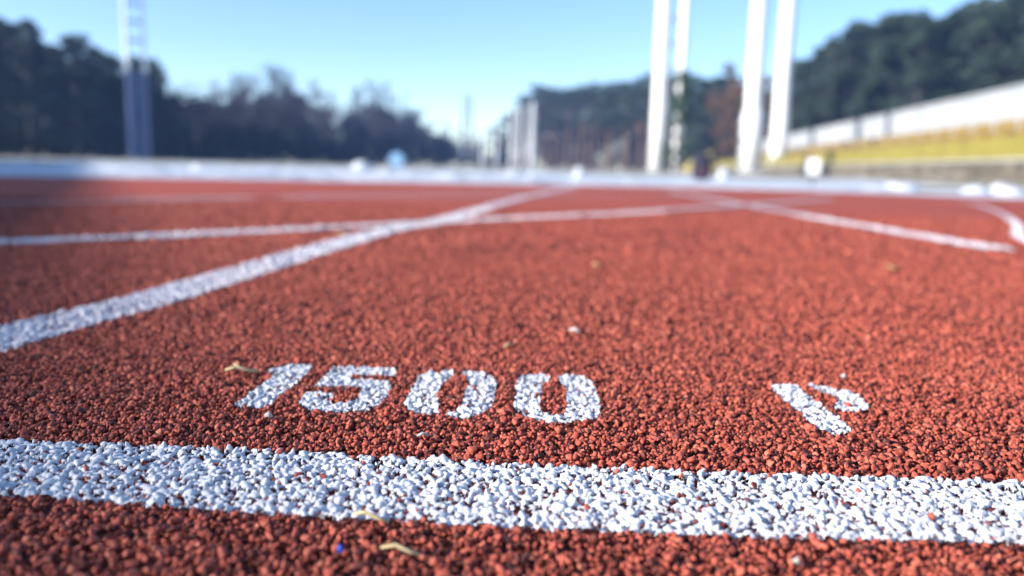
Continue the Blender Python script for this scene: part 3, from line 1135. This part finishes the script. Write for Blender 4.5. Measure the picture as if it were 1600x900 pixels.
def sprays(n, centres, radii, size, rg, squash=0.7):
    """small leaf-sized faces spread through clumps"""
    vs = np.zeros((n, 4, 3))
    ci = rg.integers(0, len(centres), n)
    d = rg.normal(size=(n, 3))
    d /= np.linalg.norm(d, axis=1)[:, None]
    rad = radii[ci] * rg.uniform(0.15, 1.0, n) ** 0.5
    p = centres[ci] + d * rad[:, None] * np.array([1, 1, squash])
    a = rg.normal(size=(n, 3)); a /= np.linalg.norm(a, axis=1)[:, None]
    b = np.cross(a, rg.normal(size=(n, 3))); b /= np.linalg.norm(b, axis=1)[:, None]
    s = size * rg.uniform(0.6, 1.4, n)
    vs[:, 0] = p - a * s[:, None]
    vs[:, 1] = p - b * s[:, None] * 0.4
    vs[:, 2] = p + a * s[:, None]
    vs[:, 3] = p + b * s[:, None] * 0.4
    return vs.reshape(-1, 3), np.arange(n * 4).reshape(n, 4)


def pine_meshes(seed, height, crown_from=0.5, mat='needle', width=0.2, n=3600):
    rg = np.random.default_rng(seed)
    tr = MB()
    pts, rr = [Vector((0, 0, 0))], [height * 0.015]
    for i in range(7):
        pts.append(pts[-1] + Vector((rg.normal(0, .04) * height / 12, rg.normal(0, .04) * height / 12, height * 0.95 / 7)))
        rr.append(height * 0.015 * (1 - 0.8 * (i + 1) / 7))
    tr.tube(pts, rr, 8)
    cs, rs = [], []
    for k in range(40):
        t = rg.uniform(crown_from, 1.0)
        a = rg.uniform(0, 6.28)
        wdt = height * width * (0.45 + 0.75 * math.sin(math.pi * min(1, (t - crown_from) / (1 - crown_from) * 0.8 + 0.18)))
        r = wdt * rg.uniform(0.15, 0.95)
        c = Vector((math.cos(a) * r, math.sin(a) * r, t * height))
        i = min(6, int(t * 0.92 * 7))
        tr.tube([pts[i], Vector(pts[i]).lerp(c, 0.6) + Vector((0, 0, 0.1)), c], [rr[i] * 0.4, rr[i] * 0.25, 0.015], 4, False)
        cs.append(c[:])
        rs.append(height * rg.uniform(0.03, 0.08))
    v, f = sprays(n, np.array(cs), np.array(rs), height * 0.016, rg, 0.62)
    return tr.mesh('trunk', M['pinebark' if crown_from > 0.3 else 'bark'], True), mesh_np('crown', v, f, M[mat])


def spruce_meshes(seed, height, n=4200):
    rg = np.random.default_rng(seed)
    tr = MB()
    tr.tube([(0, 0, 0), (0, 0, height * 0.5), (0, 0, height * 0.98)], [height * 0.016, height * 0.009, 0.02], 8)
    cs, rs = [], []
    for k in range(90):
        t = rg.uniform(0.05, 0.97) ** 0.85
        w = height * 0.17 * (1 - t) ** 0.8 + 0.1
        a = rg.uniform(0, 6.28)
        r = w * rg.uniform(0.2, 1.0)
        cs.append((math.cos(a) * r, math.sin(a) * r, t * height - r * 0.25))
        rs.append(height * 0.02 + w * 0.3)
    v, f = sprays(n, np.array(cs), np.array(rs), height * 0.016, rg, 0.5)
    v[:, 2] = np.maximum(v[:, 2], 0.02)
    return tr.mesh('trunk', M['bark'], True), mesh_np('crown', v, f, M['spruce'])


def rust_meshes(seed, height):
    rg = np.random.default_rng(seed)
    tr = MB()
    tr.tube([(0, 0, 0), (0.1, 0, height * 0.4), (0.0, 0.1, height * 0.85)], [height * 0.016, height * 0.011, 0.03], 8)
    cs, rs = [], []
    for k in range(34):
        t = rg.uniform(0.22, 1.0)
        w = height * 0.24 * math.sin(math.pi * min(1, max(0.08, (t - 0.12) / 0.92)))
        a = rg.uniform(0, 6.28)
        r = w * rg.uniform(0.2, 1.0)
        c = (math.cos(a) * r, math.sin(a) * r, t * height)
        tr.tube([(0, 0, max(0.3, (t - .18) * height)), Vector((c[0] * .6, c[1] * .6, c[2] - .3)), c], [0.05, 0.03, 0.012], 4, False)
        cs.append(c)
        rs.append(height * rg.uniform(0.05, 0.09))
    v, f = sprays(3000, np.array(cs), np.array(rs), height * 0.014, rg, 0.8)
    return tr.mesh('trunk', M['bark'], True), mesh_np('crown', v, f, M['rust'])


H0 = 14.0
KINDS = {
    'bare': [bare_tree_meshes(s, H0) for s in (1, 2, 3, 4)],
    'pine': [pine_meshes(s, H0) for s in (21, 22, 23, 24)],
    'fullpine': [pine_meshes(s, H0, 0.16, 'needle', 0.2, 5200) for s in (31, 32, 33)],
    'spruce': [spruce_meshes(s, H0) for s in (41, 42, 43)],
    'rust': [rust_meshes(s, H0) for s in (51, 52)],
}
NAMES = {'bare': 'bare_tree', 'pine': 'pine_tree', 'fullpine': 'pine_tree', 'spruce': 'spruce_tree', 'rust': 'oak_tree'}
TREES = random.Random(99)


def tree(kind, pos, height, label, group, wide=1.0):
    tr, cr = TREES.choice(KINDS[kind])
    root = empty(NAMES[kind], pos, TREES.uniform(0, 6.28))
    s = height / H0
    root.scale = (s * wide, s * wide, s)
    obj('trunk', tr, root)
    obj('crown', cr, root)
    return tag(root, label, 'tree', group)


def top_height(px, py_top, dist):
    return at(px, py_top, dist).z + TH


def skyline(pts, px):
    for (a, ya), (b, yb) in zip(pts, pts[1:]):
        if a <= px <= b:
            return ya + (yb - ya) * (px - a) / (b - a)
    return pts[0][1] if px < pts[0][0] else pts[-1][1]


LEFT_SKY = [(-120, 0), (0, 18), (50, 30), (60, 10), (75, 60), (95, 70), (135, 52), (170, 82), (205, 90), (240, 84), (275, 130), (320, 122),
            (350, 126), (400, 116), (470, 112), (500, 130), (530, 168), (565, 130), (600, 142), (640, 150), (660, 176), (710, 198), (750, 208)]
LEFT_DIST = [(-120, 55), (0, 60), (240, 74), (480, 98), (710, 150), (750, 165)]
RIGHT_SKY = [(765, 205), (790, 176), (830, 134), (870, 136), (905, 134), (960, 124), (1010, 116), (1060, 114), (1100, 120), (1130, 98), (1160, 112),
             (1200, 118), (1240, 88), (1270, 66), (1310, 50), (1350, 30), (1385, 16), (1430, 20), (1480, 0), (1520, -8), (1570, -10), (1620, -22), (1720, -46)]
RIGHT_DIST = [(765, 170), (840, 155), (1000, 118), (1150, 92), (1250, 78), (1400, 68), (1600, 58), (1720, 54)]

GL = 'trees of the dark wood on the left'
GM = 'bare trees of the wood left of the middle'
GP = 'pines right of the middle'
GR = 'trees of the dark wood behind the terrace'

# left dark wood
px = -110.0
while px < 748:
    d = skyline(LEFT_DIST, px)
    y = skyline(LEFT_SKY, px)
    if px < 260:
        kind = TREES.choice(['spruce', 'spruce', 'fullpine'])
        lab = {'spruce': 'dark spruce in the tall wood at the left edge of the picture',
               'fullpine': 'dark bushy pine in the tall wood at the left edge of the picture'}[kind]
        grp = GL
    else:
        kind = 'bare'
        lab = 'leafless bluish grey tree in the wood between the left mast and the middle gap'
        grp = GM
    p = base_at(px, d + TREES.uniform(-2, 3))
    tree(kind, p, top_height(px, y + TREES.uniform(-4, 8), p.y), lab, grp, TREES.uniform(0.9, 1.25))
    # second row, lower and darker, closes the wood
    q = base_at(px + TREES.uniform(6, 14), d + TREES.uniform(7, 12))
    k2 = 'spruce' if px < 260 or TREES.random() < 0.75 else 'fullpine'
    drop = 10 if px < 260 else 34
    lab2 = ({'spruce': 'dark spruce in the tall wood at the left edge of the picture',
             'fullpine': 'dark bushy pine in the tall wood at the left edge of the picture'}[k2] if px < 260 else
            {'spruce': 'dark spruce among the leafless trees between the left mast and the middle gap',
             'fullpine': 'dark bushy pine among the leafless trees between the left mast and the middle gap'}[k2])
    tree(k2, q, top_height(px, min(y + drop + TREES.uniform(-8, 14), horizon_y(px) - 40), q.y), lab2, grp, 1.25)
    px += TREES.uniform(19, 27)

# right pines and the dark wood behind the terrace
px = 772.0
while px < 1715:
    d = skyline(RIGHT_DIST, px)
    y = skyline(RIGHT_SKY, px)
    if px < 1060:
        kind, lab, grp = 'pine', 'pine with bare reddish trunk in the row right of the middle gap', GP
    elif 1120 < px < 1235:
        kind, lab, grp = 'rust', 'tree with rust brown leaves behind the thick white poles', 'rust brown trees behind the white poles'
    else:
        kind, lab, grp = 'fullpine', 'dark bushy pine in the high wood behind the terrace', GR
    p = base_at(px, d + TREES.uniform(-2, 3))
    tree(kind, p, top_height(px, y + TREES.uniform(-3, 8), p.y), lab, grp, TREES.uniform(0.95, 1.25))
    q = base_at(px + TREES.uniform(6, 14), d + TREES.uniform(7, 12))
    if px < 1060:
        tree('pine', q, top_height(px, y + TREES.uniform(4, 20), q.y), lab, grp, 1.1)
    else:
        tree('fullpine', q, top_height(px, y + TREES.uniform(2, 14) + (24 if kind == 'rust' else 0), q.y),
             'dark bushy pine in the high wood behind the terrace', GR, 1.25)
    px += TREES.uniform(19, 28)


def wood_mass(name, sky, dist, x0, x1, back, drop, label, n=42000, mat='underwood'):
    rg = np.random.default_rng(len(label))
    cs, rs = [], []
    px = x0
    while px < x1:
        d = skyline(dist, px) + back
        y = skyline(sky, px)
        h = top_height(px, min(y + drop, horizon_y(px) - 24), d)
        for k in range(7):
            p = base_at(px + rg.uniform(-8, 8), d + rg.uniform(0, 10))
            r = h * rg.uniform(0.14, 0.22)
            cs.append((p.x, p.y, rg.uniform(0.1, 1) * (h - r)))
            rs.append(r)
        px += 12
    v, f = sprays(n, np.array(cs), np.array(rs), 0.55, rg, 1.0)
    v[:, 2] = np.maximum(v[:, 2], -TH)
    tag(obj(name, mesh_np(name, v, f, M[mat])), label, 'wood', kind='stuff')


wood_mass('distant_wood', LEFT_SKY, LEFT_DIST, -140, 750, 16, 20, 'dark mass of the wood behind the left trees')
wood_mass('distant_wood', RIGHT_SKY, RIGHT_DIST, 760, 1740, 16, 34, 'dark mass of the wood behind the right pines')

# green shrub growing against the white double mast
sh = base_at(1056, 41)
root = tag(empty('evergreen_shrub', sh), 'young green evergreen growing against the white double mast', 'shrub')
rg = np.random.default_rng(77)
cs, rs = [], []
for z in np.linspace(0.5, 5.0, 30):
    if 1.55 < z < 1.75 or 0.6 < z < 0.8 or 2.0 < z < 2.5:
        continue                                     # open gaps between its whorls
    wd = 0.75 * (1 - z / 6.0)
    for _ in range(3):
        cs.append((rg.uniform(-wd, wd) + (0.12 if z > 2 else -0.1), rg.uniform(-wd, wd), z))
        rs.append(rg.uniform(0.16, 0.3))
v, f = sprays(3200, np.array(cs), np.array(rs), 0.08, rg, 0.7)
obj('crown', mesh_np('crown', v, f, M['shrub']), root)
mb = MB()
mb.tube([(0, 0, 0), (0.03, 0, 2.5), (0, 0.03, 4.9)], [0.07, 0.045, 0.015], 8)
mb.build('trunk', M['bark'], root, True)

# ------------------------------------------------------------------ flat roofed block added out of view to shade the track's left
SUN_EL = R(21)
SUN_HEAD = R(-110)                  # compass heading of the sun, from +Y turning to +X
HAZE = 0.0009
BLOCKER_HEAD = R(-27)                  # its long eave runs this way
# the eave's shade ends along a line through this point of the track
EX, EY = -0.13, 0.25
DIST = 11.0
eave = Vector((EX + math.sin(SUN_HEAD) * DIST, EY + math.cos(SUN_HEAD) * DIST, 0))
EH = DIST * math.tan(SUN_EL) + TH
blocker = tag(empty('added_sun_blocker', (eave.x, eave.y, -TH), -BLOCKER_HEAD), 'unseen added flat roofed shed standing left of the track', 'blocker')
mb = MB()
mb.box((-6.3, -9, 0), (-0.35, 30, EH - 0.253), 0.01)
mb.build('wall', M['greyconcrete'], blocker)
mb = MB()
mb.box((-6.6, -9.3, EH - 0.25), (0.0, 30.3, EH), 0.01)
mb.build('blocker_roof', M['greymetal'], blocker)
for yy in (-4, 2, 8, 14, 20):
    mb = MB()
    mb.box((-0.347, yy, 0.02), (-0.30, yy + 2.2, 2.6), 0.01)
    dr = mb.build('blocker_door', M['shadeblue'], blocker)
    mb = MB()
    mb.box((-0.297, yy + 1.9, 1.0), (-0.26, yy + 1.98, 1.2), 0.005)
    mb.build('handle', M['greymetal'], dr)

# ------------------------------------------------------------------ light and air
w = bpy.data.worlds.new('World')
SC.world = w
w.use_nodes = True
nt = w.node_tree
bg = nt.nodes['Background']
sky = nt.nodes.new('ShaderNodeTexSky')
sky.sky_type = 'NISHITA'
sky.sun_disc = False
sky.sun_elevation = SUN_EL
sky.sun_rotation = SUN_HEAD
sky.air_density = 0.7
sky.dust_density = 0.3
sky.ozone_density = 1.0
hs = nt.nodes.new('ShaderNodeHueSaturation')
hs.inputs['Saturation'].default_value = 1.14
nt.links.new(sky.outputs[0], hs.inputs['Color'])
nt.links.new(hs.outputs[0], bg.inputs['Color'])
bg.inputs['Strength'].default_value = 0.135

sl = bpy.data.lights.new('Sun', 'SUN')
sl.energy = 5.0
sl.angle = R(0.5)
sl.color = (1.0, 0.95, 0.88)
so = bpy.data.objects.new('Sun', sl)
link(so)
sd = Vector((math.sin(SUN_HEAD) * math.cos(SUN_EL), math.cos(SUN_HEAD) * math.cos(SUN_EL), math.sin(SUN_EL)))
so.rotation_euler = sd.to_track_quat('Z', 'Y').to_euler()
so.location = sd * 60

hz = MB()
hz.box((-170, -60, -TH - 1.0), (190, 215, 32))
hm = bpy.data.materials.new('pale_air')
hm.use_nodes = True
ht = hm.node_tree
ht.nodes.clear()
ho = ht.nodes.new('ShaderNodeOutputMaterial')
hv = ht.nodes.new('ShaderNodeVolumePrincipled')
hv.inputs['Color'].default_value = (0.28, 0.48, 1.0, 1)
hv.inputs['Density'].default_value = HAZE
hv.inputs['Anisotropy'].default_value = 0.0
ht.links.new(hv.outputs[0], ho.inputs['Volume'])
tag(hz.build('haze', hm), 'thin pale winter haze over the sports ground', 'haze', kind='stuff')

# ------------------------------------------------------------------ camera
cd = bpy.data.cameras.new('Camera')
cd.sensor_width = 36.0
cd.lens = 36.0 * FPX / 1600
cd.clip_start = 0.01
cd.clip_end = 3000
cd.dof.use_dof = True
cd.dof.focus_distance = 0.285
cd.dof.aperture_fstop = cd.lens / 4.5
cam = bpy.data.objects.new('Camera', cd)
link(cam)
cam.location = (0, 0, CAM_H)
cam.rotation_euler = (Matrix.Rotation(math.pi / 2 - PITCH, 4, 'X') @ Matrix.Rotation(ROLL, 4, 'Z')).to_euler()
SC.camera = cam

SC.view_settings.view_transform = 'Standard'
SC.view_settings.look = 'None'
SC.view_settings.gamma = 1.0
SC.view_settings.exposure = 1.12
SC.cycles.use_denoising = True
SC.cycles.max_bounces = 6
SC.cycles.volume_bounces = 0
